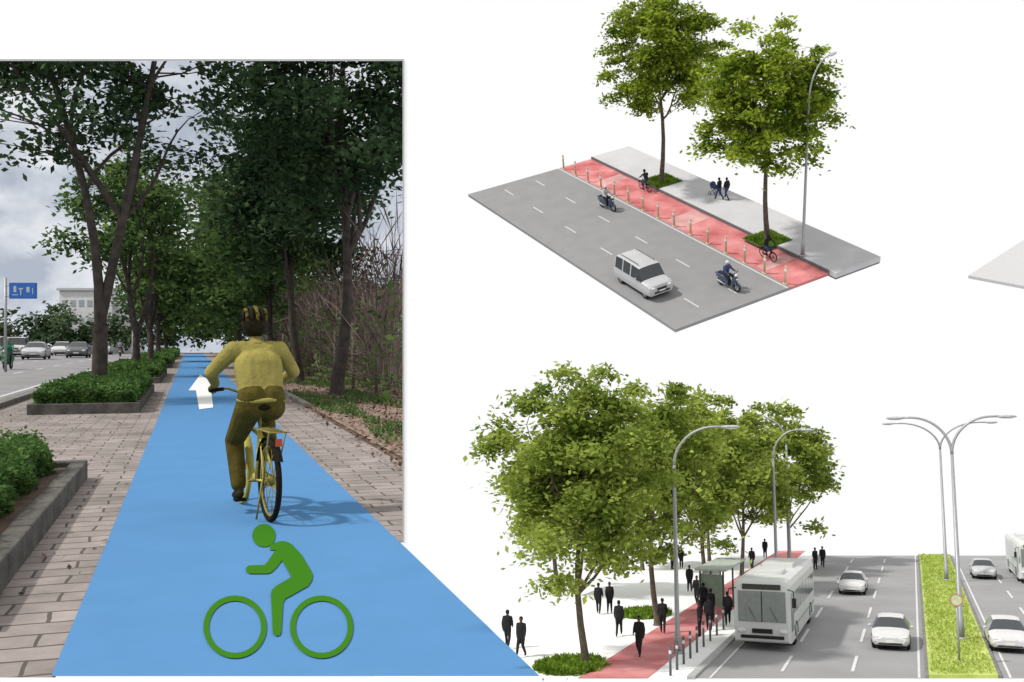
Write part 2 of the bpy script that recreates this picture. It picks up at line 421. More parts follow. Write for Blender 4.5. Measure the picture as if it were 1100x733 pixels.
def scooter(name,M,mc,mt,ms):
    b=MB(); r=.26
    for y in(-.62,.62):
        b.torus((0,y,r),(1,0,0),r-.05,.05,1,28,8); b.tube([(-.04,y,r),(.04,y,r)],.14,2,16)
    def sec(y,w,z0,z1): return [(-w,y,z0+.04),(-w*.6,y,z0),(w*.6,y,z0),(w,y,z0+.04),(w,y,z1-.06),(w*.6,y,z1),(-w*.6,y,z1),(-w,y,z1-.06)]
    b.loft([sec(-.98,.05,.62,.72),sec(-.8,.13,.5,.76),sec(-.45,.17,.36,.78),sec(-.1,.16,.32,.74),sec(.05,.14,.28,.5),sec(.1,.15,.26,.36),sec(.38,.16,.26,.36)],lambda i,k:0)
    b.loft([sec(.36,.17,.27,.6),sec(.44,.2,.35,.9),sec(.5,.16,.5,1.0),sec(.56,.08,.62,.92)],lambda i,k:0)
    b.loft([sec(-.75,.12,.77,.83),sec(-.4,.15,.78,.86),sec(0,.12,.75,.80)],lambda i,k:1)
    b.tube([V(0,.46,.95),V(0,.42,1.04)],.035,1,8); b.tube([V(-.33,.33,1.03),V(-.1,.42,1.05),V(.1,.42,1.05),V(.33,.33,1.03)],.018,1,8)
    b.ell((0,.53,.98),(.1,.07,.08),3,12,8); b.ell((0,.6,.75),(.06,.04,.05),3,10,6)
    for sx in(-1,1):
        b.tube([V(sx*.06,.62,r),V(sx*.06,.5,.6)],.022,2,8); b.tube([V(sx*.25,.36,1.05),V(sx*.3,.36,1.18)],.008,1,6); b.ell((sx*.31,.36,1.21),(.06,.012,.035),2,10,6)
    b.torus((0,.62,r),(1,0,0),r+.03,.045,0,14,6,math.radians(30),math.radians(160),1.3)
    b.tube([V(.14,-.15,.24),V(.16,-.75,.34)],[.03,.05],2,10); b.box((0,-1.0,.66),(.16,.03,.06),4); b.box((0,-.95,.5),(.18,.015,.13),5)
    return b.build(name,M,[mc,mt,ms,mat('lamp_glass',(.7,.7,.68),.15),mat('tail_red',(.5,.02,.02),.3),mat('plate',(.6,.6,.55))],.004)

def car(name,M,mc,kind='sedan',glass=None):
    b=MB()
    if kind=='sedan':
        S=[(-2.2,.35,.70,.76,.74,.60,'b'),(-2.12,.27,.80,.90,.84,.68,'b'),(-1.75,.22,.86,.98,.88,.70,'s'),(-1.15,.2,.90,1.38,.90,.58,'w'),(-.35,.2,.90,1.44,.90,.60,'b'),(-.25,.2,.90,1.44,.90,.60,'w'),(.45,.2,.89,1.38,.90,.58,'s'),(1.1,.2,.88,.98,.89,.72,'b'),(1.75,.22,.78,.88,.87,.68,'b'),(2.1,.27,.66,.75,.80,.6,'b'),(2.22,.36,.55,.62,.68,.5,'b')]
    else:
        S=[(-2.1,.4,.8,.95,.82,.70,'b'),(-2.06,.3,.98,1.12,.89,.78,'s'),(-1.96,.26,1.05,1.72,.92,.74,'b'),(-1.85,.25,1.05,1.82,.93,.75,'w'),(-1.05,.25,1.05,1.88,.93,.76,'b'),(-.95,.25,1.05,1.88,.93,.76,'w'),(-.15,.25,1.05,1.88,.93,.76,'b'),(-.05,.25,1.05,1.88,.93,.76,'w'),(.75,.25,1.04,1.82,.93,.74,'s'),(1.15,.25,1.02,1.12,.93,.82,'b'),(1.75,.27,.98,1.07,.92,.80,'b'),(2.0,.32,.88,.99,.88,.74,'b'),(2.08,.4,.66,.76,.8,.66,'b')]
    rings=[]
    for y,zb,zt,tp,hw,ht,fl in S:
        h=[(0,zb),(hw*.86,zb),(hw*.99,zb+.12),(hw*1.02,(zb+zt)*.52),(hw*.98,zt),(ht*1.0+.02,tp-.045),(ht*.8,tp-.005),(0,tp+.015)]
        ring=[(x,y,z) for x,z in h]+[(-x,y,z) for x,z in h[-2:0:-1]]
        rings.append(ring)
    def mf(i,k):
        if i<0: return 0
        fl=S[i][6]; side=k in(4,9)
        if fl=='w' and side: return 1
        if fl=='s' and k in(5,6,7,8): return 1
        if fl=='s' and side: return 1
        return 0
    b.loft(rings,mf,False)
    r=.33 if kind=='sedan' else .37
    for y in(-1.35,1.38):
        for sx in(-1,1):
            b.torus((sx*.80,y,r),(1,0,0),r-.085,.085,2,26,8,sx=1.15)
            b.tube([(sx*.70,y,r),(sx*.875,y,r)],[r*.62,r*.58],3,18)
            for q in range(5):
                a=2*math.pi*q/5; b.box((sx*.884,y+math.cos(a)*.11,r+math.sin(a)*.11),(.008,.05,.05),2,Matrix.Rotation(a,3,'X'))
            b.torus((sx*.875,y,r),(1,0,0),r+.03,.035,2,18,6,0,math.pi)
    hz=.66 if kind=='sedan' else .86; yf=2.1 if kind=='sedan' else 2.02
    for sx in(-1,1):
        b.ell((sx*.60,yf,hz),(.17,.09,.07),4,12,8); b.ell((sx*.68,-yf+.0,hz+.1),(.14,.1,.12),5,12,8)
        b.ell((sx*.99,.62,.98 if kind=='sedan' else 1.14),(.09,.06,.07),0,10,6)
        if kind!='sedan': b.tube([(sx*.60,-1.6,1.88),(sx*.60,-1.55,1.95),(sx*.60,.4,1.95),(sx*.60,.45,1.87)],.02,2,6)
    b.box((0,yf+.09,hz-.08),(.7,.03,.13),2); b.box((0,yf+.1,hz-.3),(1.1,.04,.1),2); b.box((0,yf+.125,hz-.2),(.45,.012,.11),6)
    b.box((0,-yf-.07,hz-.02),(.45,.03,.12),6); b.box((0,-yf-.05,.42),(1.3,.06,.12),2)
    b.box((0,0,.2),(1.4,3.6,.12),2)
    return b.build(name,M,[mc,glass or mat('car_glass',(.035,.04,.045),.12,spec=.6),mat('tyre',(.02,.02,.02),.9),mat('alloy',(.35,.35,.36),.35,metal=.6),mat('headlamp',(.6,.62,.62),.15),mat('tail_red',(.5,.02,.02),.3),mat('plate',(.6,.6,.55))],.03)

def bus(name,M,mc):
    b=MB(); L=11.6;W=1.25;Hh=3.15
    def sec(y,w,z0,z1): return [(-w,y,z0),(w,y,z0),(w,y,z0+.6),(w,y,z1-.3),(w*.93,y,z1-.06),(w*.8,y,z1),(-w*.8,y,z1),(-w*.93,y,z1-.06),(-w,y,z1-.3),(-w,y,z0+.6)]
    b.loft([sec(-5.8,W*.95,.45,Hh-.12),sec(-5.72,W,.36,Hh),sec(5.6,W,.36,Hh),sec(5.74,W*.97,.38,Hh-.08),sec(5.82,W*.9,.45,Hh-.22)],lambda i,k:0,False)
    b.box((0,5.83,1.95),(2.1,.04,1.35),1); b.box((0,5.855,1.95),(.04,.03,1.35),2)
    b.box((0,5.84,2.82),(1.7,.04,.24),5)
    for sx in(-1,1):
        for i in range(7): b.box((sx*(W+.004),-4.7+i*1.42,2.02),(.03,1.28,.95),1)
        b.box((sx*(W+.004),5.05,1.7),(.03,.95,1.7),1)
        b.box((sx*(W+.006),-.2,.95),(.025,10.6,.10),6)
        for y in(-3.4,3.55):
            b.torus((sx*(W-.14),y,.5),(1,0,0),.37,.13,2,28,8); b.tube([(sx*(W-.2),y,.5),(sx*(W+.01),y,.5)],.26,3,16)
            b.torus((sx*(W+.0),y,.5),(1,0,0),.56,.04,2,18,6,0,math.pi)
        b.ell((sx*.92,5.84,.88),(.2,.06,.11),4,12,8)
        b.tube([V(sx*1.1,5.7,2.75),V(sx*1.42,6.05,2.7),V(sx*1.45,6.08,2.4)],.025,2,6); b.box((sx*1.45,6.08,2.2),(.18,.07,.42),2)
        b.box((sx*.95,-5.84,1.2),(.22,.05,.3),7)
    b.box((0,5.86,.62),(1.9,.05,.14),2); b.box((0,5.86,.88),(.9,.04,.2),2)
    b.box((0,-1.5,3.24),(1.5,2.6,.22),0); b.box((0,2.6,3.22),(1.3,1.6,.18),0); b.box((0,-5.83,2.1),(1.8,.04,.9),1)
    for sx in(-.5,.45): b.tube([V(sx-.2,5.88,1.3),V(sx+.15,5.89,1.95)],.012,2,4)
    return b.build(name,M,[mc,mat('bus_glass',(.16,.18,.165),.15,spec=.6),mat('tyre',(.02,.02,.02)),mat('alloy',(.35,.35,.36)),mat('headlamp',(.6,.62,.62)),mat('display',(.03,.03,.02),.3),mat('bus_stripe',(.28,.34,.25)),mat('tail_red',(.5,.02,.02))],.03)

def lamp(name,M,H,arm,ms,double=False,dirx=1,r=.10):
    b=MB(); b.tube([(0,0,0),(0,0,.12)],[r*2.2,r*2.0],0,12); b.tube([(0,0,.1),(0,0,.9),(0,0,.95),(0,0,H*.82)],[r*1.3,r*1.25,r,r*.62],0,12)
    for s in ((1,-1) if double else (dirx,)):
        pts=[];n=12
        for i in range(n+1):
            a=math.pi/2*i/n
            pts.append((s*arm*(1-math.cos(a))*.78,0,H*.82+H*.17*math.sin(a)))
        pts.append((s*arm*.95,0,H*.99))
        b.tube(pts,[r*.6-(r*.2)*i/len(pts) for i in range(len(pts))],0,8)
        b.ell((s*(arm*.95+.3),0,H*.99-.02),(.48,.17,.09),1,14,8); b.ell((s*(arm*.95+.32),0,H*.99-.07),(.33,.12,.06),2,12,6)
    return b.build(name,M,[ms,mat('lamp_head',(.35,.36,.37),.4),mat('lamp_glass',(.7,.7,.68),.15)])

# ================================================================= MATERIAL SET
bark=mat('bark',(.05,.042,.036),.95,.35,5,bump=.6)
bark_l=mat('bark_model',(.10,.08,.06),.95,.3,5,bump=.5)
leaf_model=leafmat('leaf_model',(.055,.105,.008),(.38,.47,.055),.6,.4)
leaf_street=leafmat('leaf_street',(.11,.17,.025),(.44,.52,.11),.45,.48)
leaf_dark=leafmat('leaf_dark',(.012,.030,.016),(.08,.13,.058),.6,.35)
leaf_mid=leafmat('leaf_mid',(.035,.075,.025),(.17,.26,.08),.5,.4)
leaf_hedge=leafmat('leaf_hedge',(.025,.065,.018),(.13,.23,.065),3,.3)
leaf_far=leafmat('leaf_far',(.035,.06,.03),(.12,.17,.085),.3,.3)
twig=leafmat('twig_bark',(.04,.03,.028),(.25,.19,.17),.5,.0)
litter=leafmat('dry_leaf',(.07,.045,.035),(.30,.20,.15),1.5,.0)
grassm=leafmat('grass_blade',(.06,.12,.01),(.25,.38,.05),1.2,.3)
grassmed=leafmat('grass_median',(.28,.38,.05),(.46,.52,.16),.8,.3)
steel=mat('galvanised_steel',(.30,.31,.32),.45,.08,3,metal=.3)
blackc=mat('black_cloth',(.012,.012,.014),.9)
tyre=mat('tyre',(.02,.02,.02),.9)

# ================================================================= STREET (left)
TH=math.atan(346/1100); K=346/1100
ML=Matrix.Rotation(TH,4,'Z'); MLi=ML.inverted()
def G(a,y,z=0): return Vector((a-K*y,y,z))
def L(a,y,z=0): return MLi@G(a,y,z)
RB=lambda y:-.0864*y           # outer right limit of the built street
def clipR(poly):
    out=[];f=lambda p:p[0]+.0864*p[1]
    for i in range(len(poly)):
        p,q=poly[i],poly[(i+1)%len(poly)]
        if f(p)<=0: out.append(p)
        if (f(p)<=0)!=(f(q)<=0):
            t=f(p)/(f(p)-f(q)); out.append(Vector(p)+(Vector(q)-Vector(p))*t)
    return out
def strip(name,a0,a1,y0,y1,z,m,clip=False):
    poly=[G(a0,y0),G(a1,y0),G(a1,y1),G(a0,y1)]
    if clip: poly=clipR(poly)
    b=MB(); b.sheet([MLi@Vector((p[0],p[1],z)) for p in poly]); return b.build(name,ML,[m])
Y0=4.565;YE=134
soil=mat('soil',(.10,.07,.05),.95,.3,2.5,bump=.4)
b=MB(); g=[V(-170,4.8,0),G(1.4,4.8),G(1.4,7.9),V(RB(7.9),7.9,0),V(RB(YE),YE,0),V(-170,YE,0)]
b.sheet([V(p.x,p.y,-.03) for p in g]); b.build('ground',Matrix.Identity(4),[soil])
paver=pavermat('paving_brick',(.225,.195,.182),(.295,.258,.24),(.09,.076,.07),.46,.23,.012)
strip('pavement',-4.2,-.6,Y0,YE,0,paver)
strip('pavement',1.55,2.6,7.62,YE,0,paver,True)
bluem=mat('blue_paint',(.085,.21,.40),.95,.03,2,spec=.0)
b=MB(); b.sheet([L(-.618,Y0,.006),L(1.56,Y0,.006),L(1.56,122,.006),L(-.618,122,.006)]); b.build('cycle_lane',ML,[bluem])
asph=mat('asphalt_road',(.22,.215,.22),.9,.12,.6,detail=8)
strip('road',-24,-4.5,Y0,YE,-.006,asph)
b=MB(); b.sheet([L(-4.75,Y0,0),L(-4.52,Y0,0),L(-4.52,YE,0),L(-4.75,YE,0)]); b.build('road_marking',ML,[mat('red_line',(.35,.1,.09),.9,.2,3)])
b=MB()
for a in(-8.2,-11.6,-15):
    for k in range(18): b.sheet([L(a,12+k*7,0),L(a+.15,12+k*7,0),L(a+.15,15+k*7,0),L(a,15+k*7,0)])
b.sheet([L(-5.2,Y0,0),L(-5.05,Y0,0),L(-5.05,YE,0),L(-5.2,YE,0)])
b.build('road_marking',ML,[mat('white_line',(.5,.5,.5),.9,.15,3)])
kerbm=mat('kerb_stone',(.18,.17,.16),.9,.25,3,bump=.5); kerbd=mat('planter_stone',(.085,.08,.072),.95,.4,4,bump=.7)
def lbox(b,a0,a1,y0,y1,z0,z1,m=0):
    pa=(MLi@G(a0,y0)).x; pb=(MLi@G(a1,y0)).x; u0=(MLi@G((a0+a1)/2,y0)).y; u1=(MLi@G((a0+a1)/2,y1)).y
    b.box(((pa+pb)/2,(u0+u1)/2,(z0+z1)/2),(abs(pb-pa),u1-u0,z1-z0),m)
    return pa,pb,u0,u1
b=MB(); lbox(b,-4.5,-4.2,Y0+.7,YE,-.02,.12); b.build('kerb',ML,[kerbm],.01)
b=MB(); lbox(b,2.62,2.76,23.5,YE,-.02,.08); b.build('kerb',ML,[kerbm],.01)
strip('verge',2.76,9,7.75,YE,-.012,mat('leaf_litter_ground',(.17,.125,.10),.95,.35,5,col2=(.25,.185,.15)),True)
rng=np.random.default_rng(5)
n=16000; a=2.35+4.2*rng.power(1.3,n); yy=9+rng.power(.8,n)*50; keep=(a-K*yy)<-.0864*yy-.02
P=np.stack([a-K*yy,yy,np.full(n,.01)],1)[keep]
quadmesh('leaf_litter',Matrix.Identity(4),leafq(P,.10,.06,rng,.9),np.arange(len(P)*4).reshape(-1,4),np.zeros(len(P)),[litter])
n=700; a=rng.uniform(-4,2.5,n); a=np.where((a>-.65)&(a<1.6),a-2.5,a); yy=rng.uniform(6,28,n); keep=((a-K*yy)<-.0864*yy-.02)
P=np.stack([a-K*yy,yy,np.full(n,.012)],1)[keep]
quadmesh('leaf_litter',Matrix.Identity(4),leafq(P,.06,.035,rng,.97),np.arange(len(P)*4).reshape(-1,4),np.zeros(len(P)),[litter])
n=22000; a=rng.uniform(2.85,5.0,n); yy=rng.uniform(15,70,n); keep=((a-K*yy)<-.0864*yy-.05)&(np.sin(yy*.55)+np.sin(a*3+yy*.2)>-.1)
P=np.stack([a-K*yy,yy,np.full(n,-.01)],1)[keep]
quadmesh('grass',Matrix.Identity(4),leafq(P,.12,.03,rng,.0,((0,0,.9),.7)),np.arange(len(P)*4).reshape(-1,4),np.zeros(len(P)),[leaf_hedge])
def planter(a0,a1,y0,y1,kh,hh,n,ls,seed,ins=0.0):
    b=MB(); w=.16
    pa=(MLi@G(a0,0)).x; pb=(MLi@G(a1,0)).x; am=(a0+a1)/2; u0=L(am,y0).y; u1=L(am,y1).y
    def bx(x0,x1,v0,v1,z0,z1,m=0): b.box(((x0+x1)/2,(v0+v1)/2,(z0+z1)/2),(x1-x0,v1-v0,z1-z0),m)
    bx(pa,pb,u0,u0+w,-.02,kh); bx(pa,pb,u1-w,u1,-.02,kh)
    ns=max(1,int((u1-u0)/1.0)); st=(u1-u0-2*w)/ns
    for i in range(ns):
        bx(pa,pa+w,u0+w+i*st+.006,u0+w+(i+1)*st-.006,-.02,kh-.003-.006*(i%3)); bx(pb-w,pb,u0+w+i*st+.006,u0+w+(i+1)*st-.006,-.02,kh-.003-.006*(i%2))
    bx(pa+w,pb-w,u0+w,u1-w,-.02,kh-.06,1)
    b.build('planter',ML,[kerbd,soil],.015)
    rng=np.random.default_rng(seed); x0=pa+w-.02;x1=pb-w+.04-ins;v0=u0+w-.02;v1=u1-w+.02-ins
    Q=rng.uniform(0,1,(n,3)); fc=rng.integers(0,6,n)
    X=x0+(x1-x0)*Q[:,0];Y=v0+(v1-v0)*Q[:,1];Z=kh-.05+(hh-kh)*Q[:,2]
    top=fc<3; Z[top]=hh-rng.uniform(0,.06,top.sum()); s=fc==3; X[s]=x1-rng.uniform(0,.06,s.sum()); s=fc==4; Y[s]=v0+rng.uniform(0,.06,s.sum())
    Z+= .05*np.sin(X*4)*np.sin(Y*3)*(Z/hh)+rng.normal(size=n)*.025; X+=.05*np.sin(Y*5+Z*6)
    edge=np.minimum(x1-X,np.minimum(X-x0,Y-v0)); Z-=np.where((edge<.15)&(Z>hh-.15),(.15-edge)*.6,0)
    P=np.stack([X,Y,Z],1); mb=MB()
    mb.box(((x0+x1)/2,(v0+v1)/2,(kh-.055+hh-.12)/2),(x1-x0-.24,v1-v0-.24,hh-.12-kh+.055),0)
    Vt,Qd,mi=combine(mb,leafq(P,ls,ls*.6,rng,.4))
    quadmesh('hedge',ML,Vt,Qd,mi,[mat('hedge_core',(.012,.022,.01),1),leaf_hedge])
planter(-3.4,-1.12,4.9,10.9,.20,.53,26000,.06,1,.2)
planter(-3.3,-1.05,21,30,.22,.58,16000,.09,2)
planter(-3.3,-1.05,36,47,.22,.62,8000,.13,3)
planter(-3.3,-1.05,56,72,.22,.66,6000,.17,4)
planter(-3.3,-1.05,82,108,.22,.7,5000,.22,5)
def Lt(a,y): p=L(a,y); return (p.x,p.y,0)
R3=np.array(ML.to_3x3())
def keepR(P):
    W=P@R3.T; return W[:,0]<-.0690*W[:,1]
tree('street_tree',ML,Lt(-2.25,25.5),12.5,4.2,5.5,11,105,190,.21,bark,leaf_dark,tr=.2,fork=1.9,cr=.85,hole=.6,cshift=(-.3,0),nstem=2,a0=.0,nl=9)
tree('street_tree',ML,Lt(-2.2,42),9.6,2.6,4.2,12,55,120,.27,bark,leaf_mid,tr=.16,fork=1.7,cr=.8)
tree('street_tree',ML,Lt(-2.2,56),9.3,2.5,3.4,13,50,100,.34,bark,leaf_mid,tr=.17,fork=2,cr=.9)
tree('street_tree',ML,Lt(-2.2,74),9.2,2.8,2.8,14,55,80,.45,bark,leaf_mid,tr=.2,cr=1.0)
tree('street_tree',ML,Lt(-2.2,98),9.5,3.0,2.2,15,60,70,.55,bark,leaf_mid,tr=.2,cr=1.2)
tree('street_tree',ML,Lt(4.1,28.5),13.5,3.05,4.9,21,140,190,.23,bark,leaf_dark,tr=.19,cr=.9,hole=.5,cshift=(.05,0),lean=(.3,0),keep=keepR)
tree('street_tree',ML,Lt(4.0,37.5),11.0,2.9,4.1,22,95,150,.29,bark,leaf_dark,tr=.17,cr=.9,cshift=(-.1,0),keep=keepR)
tree('street_tree',ML,Lt(4.0,48),10.3,3.3,3.0,23,100,130,.33,bark,leaf_mid,tr=.18,cr=1.0,cshift=(-.5,0))
tree('street_tree',ML,Lt(4.0,60),10.3,3.6,2.4,24,95,110,.4,bark,leaf_mid,tr=.2,cr=1.1,cshift=(-.5,0))
tree('street_tree',ML,Lt(3.9,76),11.0,3.8,2.0,25,90,100,.5,bark,leaf_mid,tr=.22,cr=1.2,cshift=(-.3,0))
tree('street_tree',ML,Lt(3.9,98),12,4.0,1.8,26,80,90,.6,bark,leaf_mid,tr=.22,cr=1.3,cshift=(0,0))
n=9000; rng=np.random.default_rng(8); a=rng.uniform(5.0,8.0,n); yy=rng.uniform(20,70,n); kk=(a-K*yy)<-.0864*yy*1.0-.6
P=np.stack([a-K*yy,yy,rng.power(.8,n)*4.6*(.75+.25*np.sin(yy*.7))],1)[kk]
V1=leafq(P,1.5,.04,rng,.1,((0,0,1.3),.7))
n=6000; a=rng.uniform(4.8,8,n); yy=rng.uniform(24,80,n); kk=(a-K*yy)<-.0864*yy-.6
P2=np.stack([a-K*yy,yy,rng.power(.7,n)*2.8],1)[kk]; V2=leafq(P2,.26,.16,rng)
Vt=np.vstack([V1,V2]); quadmesh('thicket',Matrix.Identity(4),Vt,np.arange(len(Vt)).reshape(-1,4),np.concatenate([np.zeros(len(P)),np.ones(len(P2))]),[twig,leaf_mid])
b=MB()
for k in range(12):
    y=24+k*4; p=L(5.1,y); b.tube([(p.x,p.y,0),(p.x,p.y,1.9)],.05,0,8)
for z in(.5,1.1,1.7):
    p,q=L(5.1,24),L(5.1,68); b.tube([(p.x,p.y,z),(q.x,q.y,z)],.018,0,6)
b.build('fence',ML,[mat('fence_post',(.12,.1,.09),.9)])
def mass(name,pts,n,cl,ls,m,seed,zs=1.0):
    rng=np.random.default_rng(seed); P=[]
    for (x,y,h,r) in pts:
        k=int(n*r/3)
        for c in range(cl):
            d=rng.normal(size=3); d/=np.linalg.norm(d); rad=rng.uniform(.3,1)
            c0=np.array([x+d[0]*r*rad,y+d[1]*r*rad,max(.5,h*.5+d[2]*h*.45*rad)])
            P.append(rng.normal(size=(k,3))*r*.2*np.array([1,1,.7])+c0)
    P=np.vstack(P); P=P[P[:,2]>0]
    quadmesh(name,Matrix.Identity(4),leafq(P,ls,ls*.7,rng),np.arange(len(P)*4).reshape(-1,4),np.zeros(len(P)),[m])
pts=[]
rr=random.Random(4)
for k in range(22):
    y=48+k*3.8; pts.append((G(-25.5+rr.uniform(-1,1),y).x,y,rr.uniform(4.2,6.2),rr.uniform(2.2,3)))
for k in range(16):
    x=-72+k*3.0; pts.append((x,121+rr.uniform(-2,2),rr.uniform(4.5,6) if x<-46 else rr.uniform(6,9),3.0))
for k in range(8): pts.append((-26+k*1.8,126,rr.uniform(10,13),3))
mass('distant_trees',pts,55,16,.6,leaf_far,9)
b=MB(); bx=-53.0;by=129
b.box((bx,by,3.9),(6.5,3.5,7.8),0); b.box((bx,by,7.93),(7.0,4.0,.3),2); b.box((bx+4.7,by+.5,3.0),(2.9,2.5,6),0); b.box((bx+4.8,by+.5,6.12),(3.2,2.8,.25),2)
for i in range(6):
    for j in range(3): b.box((bx-2.6+i*1.04,by-1.76,1.8+j*2.2),(.6,.06,.8),1)
b.box((bx,by-1.85,.95),(1.4,.08,1.9),1)
b.build('office_building',Matrix.Identity(4),[mat('render_wall',(.62,.63,.64),.8),mat('window_glass',(.32,.35,.38),.4),mat('parapet',(.45,.45,.46))])
# sky backdrop of the street
m=bpy.data.materials.new('cloud_sky'); m.use_nodes=True; nt=m.node_tree; nt.nodes.remove(nt.nodes['Principled BSDF'])
em=nt.nodes.new('ShaderNodeEmission'); tc=nt.nodes.new('ShaderNodeTexCoord'); mp=nt.nodes.new('ShaderNodeMapping'); mp.inputs['Scale'].default_value=(1,1,1.6)
no=nt.nodes.new('ShaderNodeTexNoise'); no.inputs['Scale'].default_value=.07; no.inputs['Detail'].default_value=7; no.inputs['Roughness'].default_value=.55
cr=nt.nodes.new('ShaderNodeValToRGB'); cr.color_ramp.elements[0].position=.38; cr.color_ramp.elements[1].position=.62
cr.color_ramp.elements[0].color=(.44,.49,.58,1); cr.color_ramp.elements[1].color=(.84,.86,.90,1)
nt.links.new(tc.outputs['Object'],mp.inputs[0]); nt.links.new(mp.outputs[0],no.inputs['Vector']); nt.links.new(no.outputs['Fac'],cr.inputs[0]); nt.links.new(cr.outputs[0],em.inputs[0]); nt.links.new(em.outputs[0],nt.nodes['Material Output'].inputs[0])
b=MB(); N=24
ring=[]
for i in range(N+1):
    t=i/N; ring.append((-170+ (170+RB(135))*t, 135- 30*(1-t)**3))
for i in range(N):
    p,q=ring[i],ring[i+1]; b.add([(p[0],p[1],-1),(q[0],q[1],-1),(q[0],q[1],45),(p[0],p[1],45)],[(0,1,2,3)],0,True)
b.build('sky',Matrix.Identity(4),[m])
p=G(-9.0,50); b=MB(); b.tube([(0,0,0),(0,0,4.6)],.07,0,10); b.box((.9,-.09,3.95),(1.35,.04,.78),1); b.box((.9,-.113,3.95),(1.22,.006,.66),1)
for dx,dz,w,h in((-.38,.08,.14,.3),(-.1,.1,.22,.07),(-.1,-.08,.06,.3),(.25,.05,.16,.26),(.48,-.02,.05,.3),(-.38,-.2,.3,.05)): b.box((.9+dx,-.123,3.95+dz),(w,.004,h),2)
b.tube([(0,-.05,4.2),(1.5,-.05,4.2)],.03,0,6); b.tube([(0,-.05,3.7),(1.5,-.05,3.7)],.03,0,6)
b.build('road_sign',Matrix.Translation(p),[steel,mat('sign_blue',(.02,.11,.40),.5),mat('sign_white',(.35,.40,.5),.5)])
p=G(-4.9,88); lamp('street_lamp',Matrix.Translation(p),9,2,steel,dirx=-1,r=.09)
b=MB()
for k in range(34):
    q=L(-20.5,30+k*3); b.tube([(q.x,q.y,0),(q.x,q.y,.8)],.05,0,6)
q=L(-20.5,30);r_=L(-20.5,129); b.box((q.x,(q.y+r_.y)/2,.68),(.06,r_.y-q.y,.24),0)
b.build('guardrail',ML,[mat('rail_grey',(.3,.31,.33),.5)])
wh=mat('car_white',(.52,.52,.52),.35,.03,1,spec=.5); sv=mat('car_silver',(.40,.41,.42),.35,.04,1,spec=.5); gr=mat('car_grey',(.09,.09,.1),.3,.04,1,spec=.5)
for a,y,mm in((-15.5,80,wh),(-12.6,84,sv),(-10.0,92,gr),(-16.5,98,wh),(-13.2,106,wh),(-9.5,112,sv),(-18,88,gr),(-18.2,100,wh)):
    q=L(a,y); car('car',T(ML,q.x,q.y,0,math.pi),mm,'suv' if a<-15 else 'sedan')
skin=mat('skin',(.30,.17,.11),.6)
q=L(-9.6,54); Ms=T(ML,q.x,q.y,0,math.pi*.97)
sc=scooter('motor_scooter',Ms,mat('scooter_green',(.02,.12,.05),.4),tyre,steel)
person('scooter_rider',Ms,jscoot(),[mat('green_jacket',(.02,.16,.09)),blackc,skin,blackc,mat('green_helmet',(.02,.12,.05),.4)],.03,1.1,helmet=True)
q=L(-6.8,100); Ms=T(ML,q.x,q.y,0,0)
scooter('motor_scooter',Ms,gr,tyre,steel); person('scooter_rider',Ms,jscoot(),[mat('grey_shirt',(.2,.2,.22)),blackc,skin,blackc,gr],.03,1.1,helmet=True)

# ---- painted symbols on the cycle lane
def gp(px,py,z): y=CAMZ*FP/(py-CY); return MLi@Vector(((px-CX)/FP*y,y,z))
b=MB()
Z0=.012
def disc(cx,cy,r,z,n=32): b.sheet([gp(cx+r*math.cos(2*math.pi*i/n),cy-r*math.sin(2*math.pi*i/n),z) for i in range(n)])
def ringp(cx,cy,r0,r1,z,n=64):
    for i in range(n):
        a,c=2*math.pi*i/n,2*math.pi*(i+1)/n
        b.sheet([gp(cx+r*math.cos(t),cy-r*math.sin(t),z) for r,t in((r0,a),(r1,a),(r1,c),(r0,c))])
ringp(252.5,676,28,34,Z0); ringp(345.5,676,28,34,Z0)
disc(283.5,577,12.5,Z0)
b.sheet([gp(x,y,Z0+.001) for x,y in((290,588),(296,584.5),(303,583),(309,584),(314,587),(324,598),(334,615),(336,620),(335,626),(331,632),(322,637),(306,646),(304,650),(302,682),(300,685.5),(296,686),(293,683),(291,640),(292,636),(296,632),(313,622),(303,604),(297,612),(291,617.5),(287,618.5),(268,618.5),(264.5,616.5),(264,612.5),(267,609.5),(284,609),(287,606),(296,593),(290,593))])
b.build('bicycle_symbol',ML,[mat('green_paint',(.038,.15,.012),.95,.03,2,spec=.0)])
b=MB(); b.sheet([gp(x,y,.014) for x,y in((202.5,420),(215,403),(232,414),(226.5,418),(229,438.5),(214,440.5),(210.5,420))])
b.build('direction_arrow',ML,[mat('white_paint',(.7,.7,.7),.9,.02)])

